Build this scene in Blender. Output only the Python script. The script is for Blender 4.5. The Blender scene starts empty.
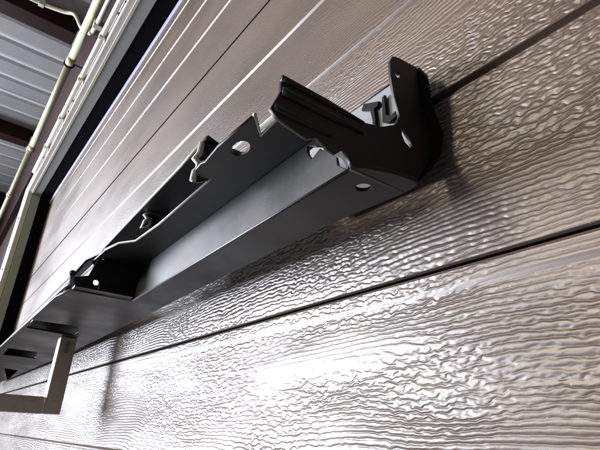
import bpy, bmesh, math, random
from mathutils import Vector, Matrix
random.seed(7)
R = math.radians
scene = bpy.context.scene
COL = scene.collection

# ------------------------------------------------------------------ camera
cam_d = bpy.data.cameras.new('camera'); cam = bpy.data.objects.new('camera', cam_d); COL.objects.link(cam)
cam_d.sensor_width = 36.0; cam_d.lens = 28.48; cam_d.clip_start = 0.01; cam_d.clip_end = 100
# rows: image right, image down, view direction, in world axes (x right along the door, y into the door, z up)
RX = Vector((0.6070785, 0.7934728, 0.0430886)); DN = Vector((-0.3025336, 0.2809254, -0.9107987)); FW = Vector((-0.7347987, 0.5398906, 0.4105960))
CAM = Vector((0, -0.26, 1.25))
m = Matrix((RX, -DN, -FW)).transposed().to_4x4(); m.translation = CAM
cam.matrix_world = m
scene.camera = cam

# ------------------------------------------------------------------ world, lamps, exposure
world = bpy.data.worlds.new('World'); scene.world = world; world.use_nodes = True
bg = world.node_tree.nodes['Background']; bg.inputs[0].default_value = (0.86, 0.92, 1.0, 1); bg.inputs[1].default_value = 0.09

def area(name, loc, target, sx, sy, power, col, spread=180):
    d = bpy.data.lights.new(name, 'AREA'); d.shape = 'RECTANGLE'; d.size = sx; d.size_y = sy; d.energy = power; d.color = col; d.spread = R(spread)
    o = bpy.data.objects.new(name, d); COL.objects.link(o); o.location = loc
    o.rotation_euler = (Vector(target) - Vector(loc)).to_track_quat('-Z', 'Y').to_euler()
    return o
# bright open doorway of the covered yard, left and behind the viewer's shoulder
area('doorway_light', (-4.9, -3.95, 1.85), (0, -3.95, 1.85), 3.5, 2.3, 1800, (0.86, 0.90, 1.0))
# warmer light from the open front of the yard
area('yard_light', (-1.35, -3.4, 2.85), (-0.2, 0, 1.5), 0.4, 0.9, 100, (1.0, 0.86, 0.66))

scene.view_settings.view_transform = 'Standard'; scene.view_settings.look = 'None'
scene.view_settings.exposure = -0.4; scene.view_settings.gamma = 1.0; scene.view_settings.use_curve_mapping = False
scene.render.engine = 'CYCLES'

# ------------------------------------------------------------------ materials
def newmat(name):
    mt = bpy.data.materials.new(name); mt.use_nodes = True
    return mt, mt.node_tree.nodes, mt.node_tree.links, mt.node_tree.nodes['Principled BSDF']
class NT:
    def __init__(s, n, l): s.n, s.l = n, l
    def put(s, sock, v):
        if isinstance(v, bpy.types.NodeSocket): s.l.new(v, sock)
        else: sock.default_value = v
    def math(s, op, a, b=0.0, c=None):
        d = s.n.new('ShaderNodeMath'); d.operation = op; s.put(d.inputs[0], a); s.put(d.inputs[1], b)
        if c is not None: s.put(d.inputs[2], c)
        return d.outputs[0]
    def coord(s, scale=(1, 1, 1), rot=(0, 0, 0)):
        t = s.n.new('ShaderNodeTexCoord'); mp = s.n.new('ShaderNodeMapping'); s.l.new(t.outputs['Object'], mp.inputs[0])
        mp.inputs['Scale'].default_value = scale; mp.inputs['Rotation'].default_value = rot
        return mp.outputs[0]
    def noise(s, vec, scale=1.0, detail=2.0, rough=0.5, dist=0.0):
        d = s.n.new('ShaderNodeTexNoise'); s.l.new(vec, d.inputs['Vector']); d.inputs['Scale'].default_value = scale
        d.inputs['Detail'].default_value = detail; d.inputs['Roughness'].default_value = rough; d.inputs['Distortion'].default_value = dist
        return d.outputs['Fac']
    def ramp(s, fac, lo, hi, a=0.0, b=1.0):
        d = s.n.new('ShaderNodeMapRange'); d.interpolation_type = 'SMOOTHSTEP'; s.put(d.inputs[0], fac)
        d.inputs[1].default_value = lo; d.inputs[2].default_value = hi; d.inputs[3].default_value = a; d.inputs[4].default_value = b
        return d.outputs[0]
    def mix(s, fac, a, b):
        d = s.n.new('ShaderNodeMix'); d.data_type = 'RGBA'; s.put(d.inputs[0], fac)
        for i, v in ((6, a), (7, b)):
            s.put(d.inputs[i], v if isinstance(v, bpy.types.NodeSocket) else (*v, 1))
        return d.outputs[2]
    def bump(s, h, dist, strength=1.0, normal=None):
        d = s.n.new('ShaderNodeBump'); s.l.new(h, d.inputs['Height']); d.inputs['Distance'].default_value = dist; d.inputs['Strength'].default_value = strength
        if normal is not None: s.l.new(normal, d.inputs['Normal'])
        return d.outputs[0]

def mat_woodgrain():
    mt, n, l, p = newmat('embossed_brown_door'); t = NT(n, l)
    tc = n.new('ShaderNodeTexCoord'); sep = n.new('ShaderNodeSeparateXYZ'); l.new(tc.outputs['Object'], sep.inputs[0])
    big = t.noise(t.coord((2.2, 0.1, 9.0)), 1, 2.0, 0.5)
    mid = t.noise(t.coord((17, 0.1, 55)), 1, 1.5, 0.5)
    fine = t.noise(t.coord((105, 0.1, 190)), 1, 1.0, 0.5)
    zone = t.ramp(t.noise(t.coord((4.5, 0.1, 15)), 1, 1.5), 0.36, 0.58)
    ph = t.math('MULTIPLY', sep.outputs['Z'], 2 * math.pi / 0.0043)
    ph = t.math('ADD', ph, t.math('MULTIPLY', big, 26.0))
    ph = t.math('ADD', ph, t.math('MULTIPLY', mid, t.math('MULTIPLY_ADD', zone, 7.0, 4.0)))
    ph = t.math('ADD', ph, t.math('MULTIPLY', fine, t.math('MULTIPLY_ADD', zone, 12.0, 2.4)))
    w = t.math('MULTIPLY_ADD', t.math('SQRT', t.math('ADD', t.math('POWER', t.math('SINE', t.math('MULTIPLY', ph, 0.5)), 2.0), 0.03)), 2.0, -1.1)
    amp = t.ramp(t.noise(t.coord((7, 0.1, 24)), 1, 2.0), 0.30, 0.62, 0.5, 1.0)
    amp = t.math('MULTIPLY', amp, t.ramp(sep.outputs['Z'], 1.52, 1.66, 1.0, 0.30))      # the upper boards are embossed more shallowly
    h = t.math('MULTIPLY', w, amp)
    pit = t.noise(t.coord((260, 0.1, 420)), 1, 2.0, 0.6)
    h = t.math('ADD', h, t.math('MULTIPLY', pit, 0.22))
    ge = n.new('ShaderNodeNewGeometry'); sg = n.new('ShaderNodeSeparateXYZ'); l.new(ge.outputs['True Normal'], sg.inputs[0])
    flat = t.ramp(sg.outputs['Y'], -0.995, -0.97, 1.0, 0.0)      # the grooves are plain, only the faces are embossed
    h = t.math('MULTIPLY', h, flat)
    nrm = t.bump(h, 0.00034, 1.0)
    l.new(nrm, p.inputs['Normal'])
    tone = t.noise(t.coord((1.6, 0.1, 5)), 1, 3.0, 0.6)
    c = t.mix(t.ramp(tone, 0.3, 0.7), (0.067, 0.043, 0.029), (0.092, 0.061, 0.043))
    c = t.mix(t.ramp(w, -1.0, 0.0, 0.18, 0.0), c, (0.035, 0.025, 0.021))
    stain = t.ramp(t.noise(t.coord((2.6, 0.1, 0.9)), 1, 5.0, 0.65), 0.42, 0.70)      # run marks and grime
    c = t.mix(t.math('MULTIPLY', stain, 0.38), c, (0.050, 0.030, 0.019))
    # pale scuffs and specks that belong to the paint
    sp = t.ramp(t.noise(t.coord((210, 0.1, 330)), 1, 2.0, 0.6), 0.68, 0.78)
    c = t.mix(t.math('MULTIPLY', sp, 0.65), c, (0.50, 0.44, 0.38))
    sc = t.ramp(t.noise(t.coord((16, 0.1, 60), (0, 0.5, 0)), 1, 4.0, 0.7), 0.66, 0.80)
    c = t.mix(t.math('MULTIPLY', sc, 0.5), c, (0.46, 0.40, 0.36))
    l.new(c, p.inputs['Base Color'])
    l.new(t.ramp(tone, 0.3, 0.7, 0.34, 0.45), p.inputs['Roughness'])
    p.inputs['Specular IOR Level'].default_value = 0.95
    return mt

def mat_plastic(name, base, dust, rough, bump=0.00012):
    mt, n, l, p = newmat(name); t = NT(n, l)
    a = t.noise(t.coord((9, 9, 9)), 1, 5.0, 0.62)
    s = t.ramp(t.noise(t.coord((170, 170, 170)), 1, 2.0, 0.6), 0.66, 0.78)
    k = t.math('ADD', t.math('MULTIPLY', t.ramp(a, 0.38, 0.75), 0.55), t.math('MULTIPLY', s, 0.45))
    l.new(t.mix(k, base, dust), p.inputs['Base Color'])
    l.new(t.ramp(a, 0.3, 0.75, rough - 0.06, rough + 0.16), p.inputs['Roughness'])
    l.new(t.bump(t.noise(t.coord((700, 700, 700)), 1, 2.0), bump, 0.5), p.inputs['Normal'])
    return mt

def mat_paint(name, base, worn, rough=0.45, scale=6.0, metallic=0.0, amount=0.5, lo=0.45, hi=0.75):
    mt, n, l, p = newmat(name); t = NT(n, l)
    a = t.noise(t.coord((scale, scale, scale)), 1, 6.0, 0.65)
    b = t.noise(t.coord((scale * 14,) * 3), 1, 3.0, 0.6)
    k = t.math('MULTIPLY', t.ramp(t.math('MULTIPLY_ADD', b, 0.35, t.math('MULTIPLY', a, 0.72)), lo, hi), amount)
    l.new(t.mix(k, base, worn), p.inputs['Base Color'])
    l.new(t.ramp(a, 0.3, 0.8, rough - 0.08, rough + 0.15), p.inputs['Roughness'])
    p.inputs['Metallic'].default_value = metallic
    l.new(t.bump(b, 0.0004, 0.4), p.inputs['Normal'])
    return mt

M_DOOR = mat_woodgrain()
M_GAP = mat_paint('black_rubber', (0.003, 0.003, 0.0042), (0.006, 0.006, 0.008), 0.9)
M_GAP.node_tree.nodes['Principled BSDF'].inputs['Specular IOR Level'].default_value = 0.03
def matte(mt, v):
    mt.node_tree.nodes['Principled BSDF'].inputs['Specular IOR Level'].default_value = v; return mt
M_TOP_GLINT = mat_paint('painted_top_highlight', (0.42, 0.42, 0.54), (0.28, 0.28, 0.34), 0.4)  # pale lavender paints a highlight onto the brown door's top edge
M_BLACK = mat_plastic('black_plastic', (0.0065, 0.0065, 0.007), (0.032, 0.031, 0.031), 0.44)
M_CLIP = mat_plastic('matt_black_clip', (0.004, 0.004, 0.004), (0.008, 0.008, 0.008), 0.65)
matte(M_CLIP, 0.15)
M_WEB = M_BLACK
M_EDGE_GLINT = mat_plastic('painted_edge_highlight', (0.55, 0.55, 0.53), (0.72, 0.72, 0.70), 0.42)  # pale colour paints the bright highlights along the bar's black edges
M_GREYP = mat_paint('grey_plate', (0.19, 0.20, 0.215), (0.14, 0.14, 0.15), 0.6, 20)
M_STEEL = mat_paint('galvanised_steel', (0.66, 0.62, 0.57), (0.36, 0.30, 0.25), 0.36, 22, 0.25, 0.8)
M_SEAL = mat_paint('brown_rubber', (0.016, 0.011, 0.010), (0.03, 0.022, 0.02), 0.8)
matte(M_SEAL, 0.1)
M_CREAM = mat_paint('cream_paint', (0.47, 0.46, 0.39), (0.30, 0.27, 0.21), 0.45, 9, 0, 0.5)
M_PINK = mat_paint('off_white_paint', (0.44, 0.41, 0.41), (0.28, 0.23, 0.20), 0.5, 9, 0, 0.5)
M_GREYF = mat_paint('grey_green_steel', (0.25, 0.275, 0.265), (0.17, 0.185, 0.18), 0.5, 5)
M_GREYJ = mat_paint('sage_steel', (0.27, 0.30, 0.24), (0.18, 0.20, 0.16), 0.5, 5)
M_MAROON = mat_paint('maroon_steel', (0.018, 0.0065, 0.006), (0.010, 0.004, 0.004), 0.6, 5)
matte(M_MAROON, 0.12)
M_ROOF = mat_paint('pale_roof_sheet', (0.40, 0.405, 0.41), (0.29, 0.29, 0.295), 0.5, 4, 0.0, 0.6)
M_GREENP = mat_paint('olive_cream_pipe', (0.50, 0.51, 0.35), (0.30, 0.31, 0.19), 0.35, 12)
M_CONC = mat_paint('concrete', (0.16, 0.15, 0.14), (0.10, 0.095, 0.09), 0.8, 3)
M_BOLT = mat_paint('zinc_screw', (0.45, 0.44, 0.42), (0.3, 0.25, 0.2), 0.35, 40, 0.9)
M_RUST = mat_paint('rusty_screw', (0.20, 0.085, 0.035), (0.10, 0.04, 0.02), 0.7, 60)

# ------------------------------------------------------------------ helpers
def tag(o, label=None, cat=None, group=None, kind=None):
    if label: o['label'] = label
    if cat: o['category'] = cat
    if group: o['group'] = group
    if kind: o['kind'] = kind
    return o
def thing(name, label, cat, loc=(0, 0, 0), rz=0.0, group=None):
    o = bpy.data.objects.new(name, None); COL.objects.link(o); o.location = loc; o.rotation_euler = (0, 0, rz); o.empty_display_size = 0.1
    return tag(o, label, cat, group)
def link(name, me, mat, parent=None, smooth=False):
    o = bpy.data.objects.new(name, me); COL.objects.link(o)
    me.materials.clear(); me.materials.append(mat)
    if parent is not None: o.parent = parent
    if smooth:
        for pl in me.polygons: pl.use_smooth = True
    return o
def mesh_from(bm, name, weld=False):
    bmesh.ops.recalc_face_normals(bm, faces=bm.faces)
    me = bpy.data.meshes.new(name); bm.to_mesh(me); bm.free(); return me
def box_bm(bm, x0, x1, y0, y1, z0, z1, bev=0.0):
    r = bmesh.ops.create_cube(bm, size=1)
    for v in r['verts']:
        v.co = Vector((x0 + (v.co.x + .5) * (x1 - x0), y0 + (v.co.y + .5) * (y1 - y0), z0 + (v.co.z + .5) * (z1 - z0)))
    if bev > 0:
        es = list({e for v in r['verts'] for e in v.link_edges})
        bmesh.ops.bevel(bm, geom=es, offset=bev, segments=2, affect='EDGES', profile=0.6)
def box(name, mat, parent, x0, x1, y0, y1, z0, z1, bev=0.0):
    bm = bmesh.new(); box_bm(bm, x0, x1, y0, y1, z0, z1, bev); return link(name, mesh_from(bm, name), mat, parent)
def tube_bm(bm, pts, r, seg=12, cap=True):
    pts = [Vector(p) for p in pts]; rings = []
    up = None
    for i, p in enumerate(pts):
        d = ((pts[min(i + 1, len(pts) - 1)] - p).normalized() + (p - pts[max(i - 1, 0)]).normalized())
        d.normalize()
        if up is None:
            up = Vector((0, 0, 1)) if abs(d.z) < .9 else Vector((1, 0, 0))
        a = d.cross(up).normalized(); b = a.cross(d).normalized(); up = b
        rr = r[i] if isinstance(r, (list, tuple)) else r
        rings.append([bm.verts.new(p + (a * math.cos(2 * math.pi * k / seg) + b * math.sin(2 * math.pi * k / seg)) * rr) for k in range(seg)])
    for A, B in zip(rings, rings[1:]):
        for k in range(seg):
            bm.faces.new((A[k], A[(k + 1) % seg], B[(k + 1) % seg], B[k]))
    if cap:
        bm.faces.new(rings[0]); bm.faces.new(rings[-1])
def tube(name, mat, parent, pts, r, seg=14):
    bm = bmesh.new(); tube_bm(bm, pts, r, seg); return link(name, mesh_from(bm, name), mat, parent, True)
def smooth_path(pts, n=6):
    out = []
    P = [Vector(p) for p in pts]
    for i in range(len(P) - 1):
        p0 = P[max(i - 1, 0)]; p1 = P[i]; p2 = P[i + 1]; p3 = P[min(i + 2, len(P) - 1)]
        for k in range(n):
            t = k / n
            out.append(0.5 * ((2 * p1) + (p2 - p0) * t + (2 * p0 - 5 * p1 + 4 * p2 - p3) * t * t + (3 * p1 - p0 - 3 * p2 + p3) * t ** 3))
    out.append(P[-1]); return out
def profile_x(prof, xs, closed=True):
    """extrude a (y,z) outline along x"""
    bm = bmesh.new(); rows = [[bm.verts.new((x, y, z)) for (y, z) in prof] for x in xs]
    n = len(prof)
    for A, B in zip(rows, rows[1:]):
        for i in range(n if closed else n - 1):
            j = (i + 1) % n; bm.faces.new((A[i], A[j], B[j], B[i]))
    if closed:
        bm.faces.new(rows[0]); bm.faces.new(rows[-1])
    return bm
def circle(cx, cy, r, n=20, ry=None, rot=0.0):
    ry = ry or r
    o = []
    for k in range(n):
        a = 2 * math.pi * k / n; x, y = r * math.cos(a), ry * math.sin(a)
        o.append((cx + x * math.cos(rot) - y * math.sin(rot), cy + x * math.sin(rot) + y * math.cos(rot)))
    return o
def plate_mesh(name, outline, holes, t, frame, bevel=0.0005):
    """flat plate with holes: 2-D outline filled, given thickness and rounded edges; frame(a,b,c) -> 3-D"""
    cu = bpy.data.curves.new(name, 'CURVE'); cu.dimensions = '2D'; cu.fill_mode = 'BOTH'
    cu.extrude = max(t / 2 - bevel, 1e-5); cu.bevel_depth = bevel; cu.bevel_resolution = 1; cu.offset = -bevel
    for pl in [outline] + list(holes):
        sp = cu.splines.new('POLY'); sp.points.add(len(pl) - 1)
        for q, (a, b) in zip(sp.points, pl): q.co = (a, b, 0, 1)
        sp.use_cyclic_u = True
    o = bpy.data.objects.new(name, cu); COL.objects.link(o)
    dg = bpy.context.evaluated_depsgraph_get()
    me = bpy.data.meshes.new_from_object(o.evaluated_get(dg))
    bpy.data.objects.remove(o); bpy.data.curves.remove(cu)
    for v in me.vertices: v.co = frame(v.co.x, v.co.y, v.co.z)
    bm = bmesh.new(); bm.from_mesh(me); bmesh.ops.remove_doubles(bm, verts=bm.verts, dist=1e-6)
    bmesh.ops.recalc_face_normals(bm, faces=bm.faces); bm.to_mesh(me); bm.free()
    me.name = name
    return me

# ------------------------------------------------------------------ setting: floor, roof, wall, steel
XL, XR = -2.468, 1.7            # clear opening of the door
bm = bmesh.new(); box_bm(bm, -9, 5, -9, 0.6, -0.2, 0.0); tag(link('floor', mesh_from(bm, 'floor'), M_CONC), kind='structure')

roof = thing('roof', 'pale corrugated metal roof sheets on dark maroon purlins above the door', 'roof', (-2.3, -2.6, 3.2))
base = Vector((-2.3, -2.6, 3.2))
def roof_sheet():
    per = 0.18; prof = []
    x = 0.0
    for k in range(4):
        prof += [(x, 0.0), (x + .112, 0.0), (x + .136, .007), (x + .156, .007)]
        x += per
    prof.append((x, 0.0))
    bm = bmesh.new(); ys = [-2.6, 2.49]
    for dz in (0.0,):
        A = [bm.verts.new((a, ys[0], b)) for a, b in prof]; B = [bm.verts.new((a, ys[1], b)) for a, b in prof]
        for i in range(len(prof) - 1): bm.faces.new((A[i], A[i + 1], B[i + 1], B[i]))
    bmesh.ops.solidify(bm, geom=list(bm.faces), thickness=0.0012)
    return mesh_from(bm, 'roof_sheet')
rs_me = roof_sheet()
for k in range(11):
    o = link('roof_sheet', rs_me, M_ROOF, roof); o.location = (-4.4 + k * 0.72 - 0.005, 0, 0.0 if k % 2 == 0 else 0.0016)
bm = bmesh.new(); box_bm(bm, -0.05, 0.05, -2.6, 2.47, -0.10, -0.0016, 0.004); pur_me = mesh_from(bm, 'purlin')
for k in range(6):
    o = link('purlin', pur_me, M_MAROON, roof); o.location = (-2.27 + 1.29 * (1 - k) * 1.0 + 1.29 * 1 - (-2.3) , 0, 0)
    o.location.x = (-2.25 - 1.29 * (k - 2)) - base.x
# roof screws dotted along the sheets
bm = bmesh.new(); bmesh.ops.create_cone(bm, cap_ends=True, segments=8, radius1=0.011, radius2=0.008, depth=0.008); sc_me = mesh_from(bm, 'roof_screw')
for k in range(14):
    o = link('roof_screw', sc_me, M_GAP, roof)
    o.location = (-2.42 - 0.18 * k + 0.34, 2.6 - 0.24, -0.005); o.rotation_euler = (math.pi, 0, 0)

beam = thing('steel_beam', 'dark maroon steel beam running above the cream door lintel up to the roof', 'beam', (-2, -0.09, 2.39))
bm = profile_x([(0.0, 0.0), (0.02, 0.0), (0.02, 0.80), (-0.02, 0.80), (-0.02, 0.76), (0.0, 0.75)], [-4.5, 4.2])
link('beam_web', mesh_from(bm, 'beam_web'), M_MAROON, beam)
box('beam_flange', M_MAROON, beam, -4.5, 4.2, -0.03, -0.0015, 0.002, 0.012, 0.001)
wall = thing('side_wall', 'dark maroon metal wall panel left of the cream door jamb', 'wall', (-4.6, -0.09, 0))
box('wall_panel', M_MAROON, wall, -2.0, 1.94, 0.002, 0.03, 0.0, 2.388)

frame = thing('door_frame', 'cream and grey steel frame around the brown garage door, black rubber seal inside', 'door frame', (XL, -0.108, 0))
FX, FY = XL, -0.108
def fr(y): return y - FY
ZT = 2.293
# lintel pieces (x from the jamb to the right), undersides step by a few mm
Lx0, Lx1 = 0.0, XR - XL
box('lintel_seal', M_GAP, frame, Lx0 - .05, Lx1, fr(-0.048), fr(0.03), ZT + .002, ZT + .05, .002)
box('lintel_channel', M_GREYF, frame, Lx0 - .05, Lx1, fr(-0.083), fr(-0.049), ZT, ZT + .06, .0015)
box('lintel_face', M_PINK, frame, Lx0 - .19, Lx1, fr(-0.108), fr(-0.0845), ZT + .004, ZT + .093, .002)
box('lintel_lip', M_CREAM, frame, Lx0, Lx1, fr(-0.092), fr(-0.0835), ZT - .003, ZT + .0035, .001)
box('jamb_seal', M_GAP, frame, -.05, 0.0, fr(-0.0475), fr(0.03), 0, ZT + .0015, .002)
box('jamb_channel', M_GREYJ, frame, -.05, 0.0012, fr(-0.0825), fr(-0.0485), 0, ZT - .0005, .0015)
box('jamb_face', M_CREAM, frame, -.13, 0.0, fr(-0.106), fr(-0.084), 0, ZT + .003, .002)
box('jamb_trim', M_PINK, frame, -.192, -.131, fr(-0.1075), fr(-0.09), 0, ZT + .0025, .002)
bm = bmesh.new(); bmesh.ops.create_cone(bm, cap_ends=True, segments=10, radius1=.006, radius2=.004, depth=.004); scr = mesh_from(bm, 'screw')
for k in range(4):
    o = link('screw', scr, M_BOLT, frame); o.location = (-.06 - .012 * (k % 2), fr(-0.108), ZT - .12 - .21 * k - .05 * (k % 2)); o.rotation_euler = (R(90), 0, 0)
for k in range(3):
    o = link('screw', scr, M_RUST if k % 3 == 0 else M_BOLT, frame); o.location = (.35 + .5 * k, fr(-0.110), ZT + .03); o.rotation_euler = (R(90), 0, 0)

# ------------------------------------------------------------------ the sectional door
door = thing('garage_door', 'brown sectional garage door with embossed wood grain and horizontal grooves', 'garage door', (0, 0, 0))
def groove(z):
    if abs(z - 1.4985) < .001: return [(0, z - .0045), (.0055, z - .0042), (.0058, z + .0030), (.0006, z + .0046), (0, z + .0052)]   # one square-cut, deeper groove
    if abs(z - 1.621) < .001: return [(0, z - .0045), (.0022, z - .0036), (.0022, z - .0026), (.0002, z - .0006), (.0002, z + .0006), (.0022, z + .0014), (.0022, z + .0022), (.0003, z + .0044), (0, z + .0050)]   # a double bead
    return [(0, z - .0030), (.0034, z - .0020), (.0034, z - .0002), (0.0004, z + .0036), (0, z + .0041)]
def section(z0, z1, grooves):
    pr = [(0.001, z0), (0, z0 + .0006)]
    for g in grooves: pr += groove(g)
    if abs(z1 - 1.3586) < .001: pr += [(0, z1 - .0160), (-.0009, z1 - .0118), (-.0009, z1 - .0025)]   # proud lip along the lower joint
    pr += [(0.0, z1 - .0016), (0.0012, z1), (0.03, z1), (0.03, z0)]
    bm = profile_x(pr, [XL + .003] + [XL + .003 + (XR - XL - .006) * k / 8 for k in range(1, 9)])
    return bm
JO = [0.354, 0.857, 1.360, 1.863, 2.300]
secs = [(0.0, .354, [.12, .24]), (.354, .857, [.49, .61, .73]), (.857, 1.360, [.985, 1.103, 1.2205]), (1.360, 1.863, [1.4985, 1.621, 1.7425]), (1.863, 2.2985, [1.9985, 2.1165, 2.2285])]
for z0, z1, gr in secs:
    wide = .0016 if abs(z0 - 1.863) < .001 else 0.0          # the upper joint gapes a little
    bm = section(z0 + .0017 + wide, z1 - .0014, gr)
    box('joint_seal', M_GAP if wide else M_SEAL, door, XL + .004, XR - .004, 0.0004 if wide else 0.0012, 0.029, z0 + .0006, z0 + .0016 + wide)
    link('door_section', mesh_from(bm, 'door_section'), M_DOOR, door)
box('joint_backing', M_GAP, door, XL + .002, XR - .002, 0.031, 0.04, 0.001, 2.30)
box('top_strip', M_TOP_GLINT, door, XL + .003, XR - .003, -0.004, 0.006, 2.266, 2.2912, .0015)  # top edge of the door, its highlight put into the colour

# ------------------------------------------------------------------ pipes
gp = thing('drain_pipe', 'olive cream plastic pipe running along the top of the maroon beam', 'pipe', (-2.2, -0.15, 2.56))
for (a, b) in ((2.6, .492), (.488, -.31), (-.314, -2.6)):
    tube('pipe_length', M_GREENP, gp, [(a, 0, 0), (b, 0, 0)], .0138, 18)
for x in (.49, -.312, -1.0):
    tube('pipe_collar', M_GREENP, gp, [(x - .03, 0, 0), (x + .022, 0, 0)], .0162, 18)
for x in (.462, -.34, -1.02):
    c = bmesh.new(); tube_bm(c, [(x, 0.0186 * math.cos(a), 0.0186 * math.sin(a)) for a in [2 * math.pi * k / 20 for k in range(21)]], .0024, 8)
    tube_bm(c, [(x, .018, 0.006), (x, .062, .006)], .0022, 8)
    link('pipe_clamp', mesh_from(c, 'pipe_clamp'), M_GAP if x > 0 else M_STEEL, gp, True)

cd = thing('wire_conduit', 'white conduit pipe held by saddle clips along the cream lintel', 'conduit', (-1.4, -0.120, 2.33))
tube('conduit_run', M_CREAM, cd, [(2.6, 0, 0), (.6, 0, 0), (-.2, 0, 0), (-.9, 0.001, -.001)], .0085, 14)
for x in (.43, .16, -.08, -.36, -.62):
    bm = bmesh.new()
    arc = [(x, .0095 - .0195 * math.sin(a) , -.0105 * math.cos(a) ) for a in [math.pi * k / 10 for k in range(11)]]
    box_bm(bm, x - .008, x + .008, -.0098, .0098, -.0098, .0098, .003)
    box_bm(bm, x - .007, x + .007, .0075, .0118, -.020, .020, .001)
    link('saddle_clip', mesh_from(bm, 'saddle_clip'), M_CREAM, cd)
for x in (.345, -.28):
    o = link('screw', scr, M_RUST, cd); o.location = (x, .0095, -.016); o.rotation_euler = (R(90), 0, 0); o.scale = (0.8, 0.8, 0.8)

c2 = thing('bent_conduit', 'thin white conduit bending from the roof purlin down onto the wall', 'conduit', (-1.5, -0.125, 2.53))
b2 = Vector((-1.5, -0.125, 2.53))
pts = [(0.6, -.125, 2.52), (-1.1, -.125, 2.52), (-1.42, -.125, 2.53), (-1.56, -.125, 2.60), (-1.80, -.112, 2.80), (-1.93, -.135, 2.92), (-1.96, -.175, 3.0), (-2.00, -.225, 3.02), (-2.04, -.36, 3.04), (-2.05, -.7, 3.05), (-2.05, -1.6, 3.05)]
tube('conduit_run', M_CREAM, c2, [p - b2 for p in smooth_path(pts, 6)], .0085, 12)
for p in ((-1.43, -.125, 2.532), (-2.032, -.31, 3.035), (-2.05, -.8, 3.05)):
    bm = bmesh.new(); q = Vector(p) - b2
    if p[2] < 2.7: box_bm(bm, q.x - .012, q.x + .012, q.y - .0115, q.y + .03, q.z - .0115, q.z + .0115, .002)
    else: box_bm(bm, q.x - .0115, q.x + .0115, q.y - .012, q.y + .012, q.z - .0115, q.z + .0505, .002)
    link('saddle_clip', mesh_from(bm, 'saddle_clip'), M_CREAM, c2)

# ------------------------------------------------------------------ the black bumper bar (u along the bar away from the viewer, v towards the door, w up)
YAW = R(1.9)
U = Vector((-math.cos(YAW), math.sin(YAW), 0)); V = Vector((math.sin(YAW), math.cos(YAW), 0))
B0 = (0.19, 0.20, 0.153)
bar_loc = CAM + U * B0[0] + V * B0[1] + Vector((0, 0, B0[2]))
bar = thing('bumper_bar', 'long black plastic car bumper support bar with holed flanges held against the brown door', 'bumper bar', bar_loc, -YAW)
def L(u, v, w): return Vector((-(u - B0[0]), v - B0[1], w - B0[2]))
def fr_h(w): return lambda a, b, c: L(a, b, w + c)          # plate lying flat: outline in (u, v)
def fr_c(u): return lambda a, b, c: L(u - c, a, b)          # plate across the bar: outline in (v, w)
def fr_f(v): return lambda a, b, c: L(a, v + c, b)          # plate along the bar: outline in (u, w)

# bottom flange and the wide floor of the far half
low = [(.1885, .168), (.1840, .175), (.1790, .190), (.1765, .205), (.1775, .2125), (.184, .2150), (.196, .2150), (.24, .2105), (.31, .2085), (.95, .208), (1.3, .2035), (1.75, .190), (2.35, .172),
       (2.35, .064), (1.229, .073), (1.079, .076), (.88, .080), (.672, .084), (.621, .092), (.6205, .1665), (.40, .1665), (.1885, .1665)]
slotA = [(.855, .083), (.852, .150), (.905, .163), (.955, .163), (.937, .086)]
slotB = [(1.232, .088), (1.240, .148), (1.372, .164), (1.368, .092)]
tri = [(1.70, .128), (1.715, .165), (2.15, .182)]
me = plate_mesh('lower_flange', low, [circle(.204, .189, .0051), slotA, slotB, tri], .003, fr_h(.1545), .0006)
low_o = link('lower_flange', me, M_BLACK, bar)

# web: upright face with a soft fillet into the top flange, openings beside the end wall
def strip_u(name, prof, us, mat, t=.0025, parent=bar):
    bm = bmesh.new(); rows = [[bm.verts.new(L(u, v, w)) for (v, w) in prof] for u in us]
    for A, B in zip(rows, rows[1:]):
        for i in range(len(prof) - 1): bm.faces.new((A[i], A[i + 1], B[i + 1], B[i]))
    bmesh.ops.recalc_face_normals(bm, faces=bm.faces)
    bmesh.ops.solidify(bm, geom=list(bm.faces), thickness=t)
    return link(name, mesh_from(bm, name), mat, parent, False)
web_out = [(.1925, .1533), (.62, .1533), (.62, .1990), (.230, .1990), (.226, .1885), (.1925, .1885)]
star = [(.2420, .1970), (.2405, .1900), (.2345, .1815), (.2290, .1845), (.2255, .1860), (.2220, .1820), (.2190, .1845), (.2225, .1890), (.2310, .1905)]
slit = [(.2060, .1690), (.2035, .1615), (.1955, .1545), (.1950, .1570), (.2000, .1640)]
link('web', plate_mesh('web', web_out, [star, slit], .0025, lambda a, b, c: L(a, .1670 + (b - .1533) * .07 + c, b), .0005), M_WEB, bar)

# top flange
top = [(.231, .1365), (.2565, .1375), (.238, .121), (.2896, .1188), (.3158, .1208), (.3207, .1191), (.332, .1197), (.3385, .1222), (.3395, .1275), (.3373, .137),
       (.462, .137), (.528, .133), (.549, .120), (.584, .1133), (.643, .112), (.655, .118), (.692, .125), (.692, .176), (.229, .176)]
me = plate_mesh('top_flange', top, [circle(.2795, .1335, .0108, 20, .0062, R(8)), [(.618, .122), (.655, .128), (.652, .1255), (.62, .1195)]], .003, fr_h(.2005), .0006)
link('top_flange', me, M_BLACK, bar)
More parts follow.
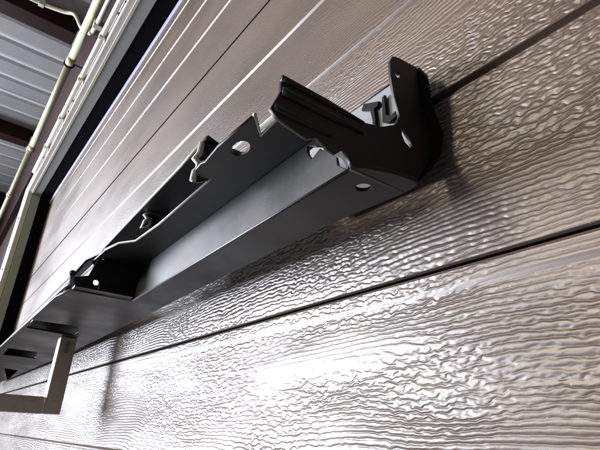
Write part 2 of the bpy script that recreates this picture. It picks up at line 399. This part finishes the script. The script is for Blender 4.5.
# upper plate seen above the cut-back of the top flange
up = [(.338, .140), (.333, .1268), (.350, .1277), (.398, .1285), (.486, .129), (.674, .130), (.72, .132), (.76, .165), (.338, .190)]
link('upper_plate', plate_mesh('upper_plate', up, [], .003, fr_h(.2365), .0006), M_BLACK, bar)
link('back_wall', plate_mesh('back_wall', [(.338, .2015), (.62, .2015), (.62, .2345), (.338, .2345)], [], .0025, fr_f(.175), .0004), M_BLACK, bar)
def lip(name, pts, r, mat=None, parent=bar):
    bm = bmesh.new(); tube_bm(bm, [L(*p) for p in pts], r, 8); return link(name, mesh_from(bm, name), mat or M_EDGE_GLINT, parent, True)
lip('highlight_strip', [(.3375, .1372, .2005), (.462, .1368, .2005), (.528, .1328, .2005), (.549, .1197, .2005), (.584, .1130, .2005)], .0009)  # pale strips carry the painted highlights of the plate edges
lip('highlight_strip', [(.335, .1266, .2365), (.398, .1283, .2365), (.486, .1288, .2365), (.674, .1298, .2365)], .0016)
lip('highlight_strip', [(.2382, .1212, .2005), (.2563, .1372, .2005), (.231, .1362, .2005)], .0016)
# ribs hanging from the upper plate
rib1 = [(.1262, .2345), (.1272, .2345), (.1400, .2345), (.1400, .2035), (.1290, .1960), (.1232, .1950), (.1238, .204), (.1265, .2075), (.1262, .214), (.1215, .2165), (.1240, .221), (.1262, .2255)]
link('rib', plate_mesh('rib', rib1, [], .0025, fr_c(.345), .0004), M_BLACK, bar)
lip('highlight_strip', [(.3437, .1262, .2345), (.3437, .1255, .2235), (.3437, .1218, .2168), (.3437, .1262, .2140), (.3437, .1262, .2075), (.3437, .1236, .2040), (.3437, .1232, .1955)], .0029)  # rib edge highlight, painted as a pale strip
rib2 = [(.1410, .2345), (.165, .2345), (.165, .2035), (.1420, .218), (.1335, .2137), (.1365, .2225), (.1395, .2265), (.1345, .2305)]
link('rib', plate_mesh('rib', rib2, [], .0025, fr_c(.52), .0004), M_BLACK, bar)
lip('highlight_strip', [(.518, .1405, .2345), (.518, .1350, .2300), (.518, .1392, .2265), (.518, .1365, .2225), (.518, .1338, .2142), (.518, .1420, .2180), (.518, .1425, .228)], .0025)
# step where the deep far half begins
step = [(.0925, .156), (.170, .156), (.170, .199), (.115, .199), (.108, .175), (.0925, .170)]
link('step_wall', plate_mesh('step_wall', step, [circle(.1185, .1682, .0036)], .0025, fr_c(.6215), .0004), M_BLACK, bar)
lip('highlight_strip', [(.619, .1225, .1565), (.619, .1225, .166)], .0010, M_EDGE_GLINT)
strip_u('step_ledge', [(.093, .1535), (.093, .1565), (.163, .1565)], [.604, .6195], M_BLACK, .002)
# far half: outer wall leaning inwards and roof of the box
o = strip_u('outer_wall', [(.0885, .156), (.092, .175), (.104, .200), (.122, .215)], [.64, .88, 1.2, 1.7, 2.34], M_BLACK)
for v in o.data.vertices:                                        # the far half narrows slightly outwards like the floor plate
    uu = B0[0] - v.co.x; v.co.y -= max(0.0, (uu - .66)) * .0115
link('cavity_roof', plate_mesh('cavity_roof', [(.80, .098), (.80, .206), (1.3, .203), (2.34, .172), (2.34, .080)], [], .003, fr_h(.1895), .0005), M_BLACK, bar)
lip('highlight_strip', [(.655, .0848, .1548), (.88, .0796, .1548), (1.079, .0756, .1548), (1.229, .0726, .1548), (1.9, .067, .1548)], .0005)
lip('highlight_strip', [(.195, .1672, .1534), (.3, .1672, .1534), (.45, .1672, .1534), (.6195, .1672, .1534)], .0011, M_BLACK)  # plain black bead, catches its highlight from the lamps
# knob-like stud at the start of the far half and hooked tab beside it
bm = bmesh.new(); tube_bm(bm, [L(.60, .088, .156), L(.585, .0845, .160), L(.576, .083, .162)], [.003, .0025, .0035], 10)
link('stud', mesh_from(bm, 'stud'), M_BLACK, bar, True)
link('hook_tab', plate_mesh('hook_tab', [(.6, .090), (.63, .086), (.72, .0835), (.72, .096), (.62, .100)], [], .003, fr_h(.159), .0005), M_BLACK, bar)

# end wall with its upright tab, slot, hole and two pressed ridges
endw = [(.1120, .1930), (.1150, .1955), (.178, .1925), (.194, .1965), (.2075, .2045), (.2125, .2140), (.2115, .2185), (.2080, .2290), (.2050, .2480), (.2055, .2620), (.2085, .2680), (.2150, .2700), (.2350, .2720),
        (.2365, .2600), (.2385, .2360), (.2440, .2220), (.2490, .2110), (.2440, .1915), (.2390, .1838), (.2260, .165), (.2150, .1530), (.1668, .1525), (.1655, .1575), (.1600, .1640), (.1540, .1580), (.1480, .1590), (.1400, .1640), (.1330, .1600), (.1118, .1645), (.1062, .1690), (.1095, .1770), (.1112, .1815), (.1122, .1845)]
slot = [(.2140, .2050), (.2165, .2040), (.2215, .1990), (.2240, .1935), (.2215, .1910), (.2165, .1935), (.2138, .1985)]
hole = circle(.2128, .2518, .0030, 14, .0022, R(35))
me = plate_mesh('end_wall', endw, [slot, hole], .003, fr_c(.1915), .0006)
link('end_wall', me, M_BLACK, bar)
# ridges along the end wall
for (v0, w0, v1, w1, r) in ((.1128, .1840, .176, .1830, .0030), (.1120, .1935, .177, .1915, .0022), (.1085, .1705, .150, .1690, .0022)):
    bm = bmesh.new(); tube_bm(bm, [L(.190, v0, w0), L(.190, (v0 + v1) / 2, (w0 + w1) / 2), L(.190, v1, w1)], [r, r, r * .5], 10)
    link('ridge', mesh_from(bm, 'ridge'), M_BLACK, bar, True)
# rim turned towards the viewer along the tab's outer edge
rim = [(.2352, .2715), (.2368, .2600), (.2388, .2360), (.2442, .2220), (.2492, .2110), (.2442, .1915), (.2392, .1838), (.2262, .165)]
bm = bmesh.new(); A = [bm.verts.new(L(.1925, v, w)) for v, w in rim]; Bv = [bm.verts.new(L(.1825 if 0 < i < 7 else .1885, v + .0012, w)) for i, (v, w) in enumerate(rim)]
for i in range(len(rim) - 1): bm.faces.new((A[i], A[i + 1], Bv[i + 1], Bv[i]))
bmesh.ops.solidify(bm, geom=list(bm.faces), thickness=.0018)
link('tab_rim', mesh_from(bm, 'tab_rim'), M_BLACK, bar)
# bracing strap behind the tab
# pale grey plate behind the end wall with black clips in front of it
gpl = link('back_plate', plate_mesh('back_plate', [(.193, .183), (.290, .183), (.310, .205), (.362, .235), (.362, .279), (.193, .2743)], [], .002, fr_f(.237), .0003), M_GREYP, bar)
gpl['label'] = 'pale grey plate behind the black end wall'
lip('plate_edge', [(.200, .2366, .2752), (.362, .2366, .2797)], .0011, M_BLACK)
tee = [(.2385, .2475), (.2410, .2600), (.2520, .2660), (.2490, .2715), (.2300, .2625), (.2325, .2580), (.2362, .2590), (.2345, .2470), (.2345, .230), (.2385, .230)]
link('tee_clip', plate_mesh('tee_clip', tee, [], .003, fr_f(.2335), .0005), M_CLIP, bar)
ucl = [(.2265, .2640), (.2235, .2650), (.2225, .2440), (.2170, .2400), (.2120, .2420), (.2115, .2360), (.2200, .2345), (.2270, .2390)]
link('loop_clip', plate_mesh('loop_clip', ucl, [], .003, fr_f(.2335), .0005), M_CLIP, bar)

# ------------------------------------------------------------------ steel frame under the far end of the bar
P0 = CAM + U * .98 + V * .162 + Vector((0, 0, .152))
sb = thing('steel_bracket', 'bare steel square tube bracket standing under the far end of the black bar', 'bracket', P0, -YAW)
def Ls(u, v, w): return (-(u - .98), v - .162, w - .152)
def tube_box(name, u0, u1, v0, v1, w0, w1, bev=.0022):
    a = Ls(u1, v0, w0); b = Ls(u0, v1, w1)
    return box(name, M_STEEL, sb, a[0], b[0], a[1], b[1], a[2], b[2], bev)
tube_box('post', .968, .996, .147, .1755, .0205, .1522)
tube_box('arm', .9685, .9955, -.06, .1465, .0200, .0478)
tube_box('cap_plate', .962, 1.002, .120, .1765, .1492, .1525, .0006) if False else None
bm = bmesh.new(); tube_bm(bm, [Ls(.9685, .1468, .0215), Ls(.9685, .1468, .0345), Ls(.9685, .1468, .047)], .0016, 8); link('weld', mesh_from(bm, 'weld'), M_STEEL, sb, True)
for (uu, ww) in ((.9675, .139), (.9675, .128)):
    bb = bmesh.new(); bmesh.ops.create_cone(bb, cap_ends=True, segments=6, radius1=.0052, radius2=.0048, depth=.004)
    ob = link('bolt', mesh_from(bb, 'bolt'), M_BOLT, sb); ob.location = Ls(uu, .161, ww); ob.rotation_euler = (0, R(90), 0)
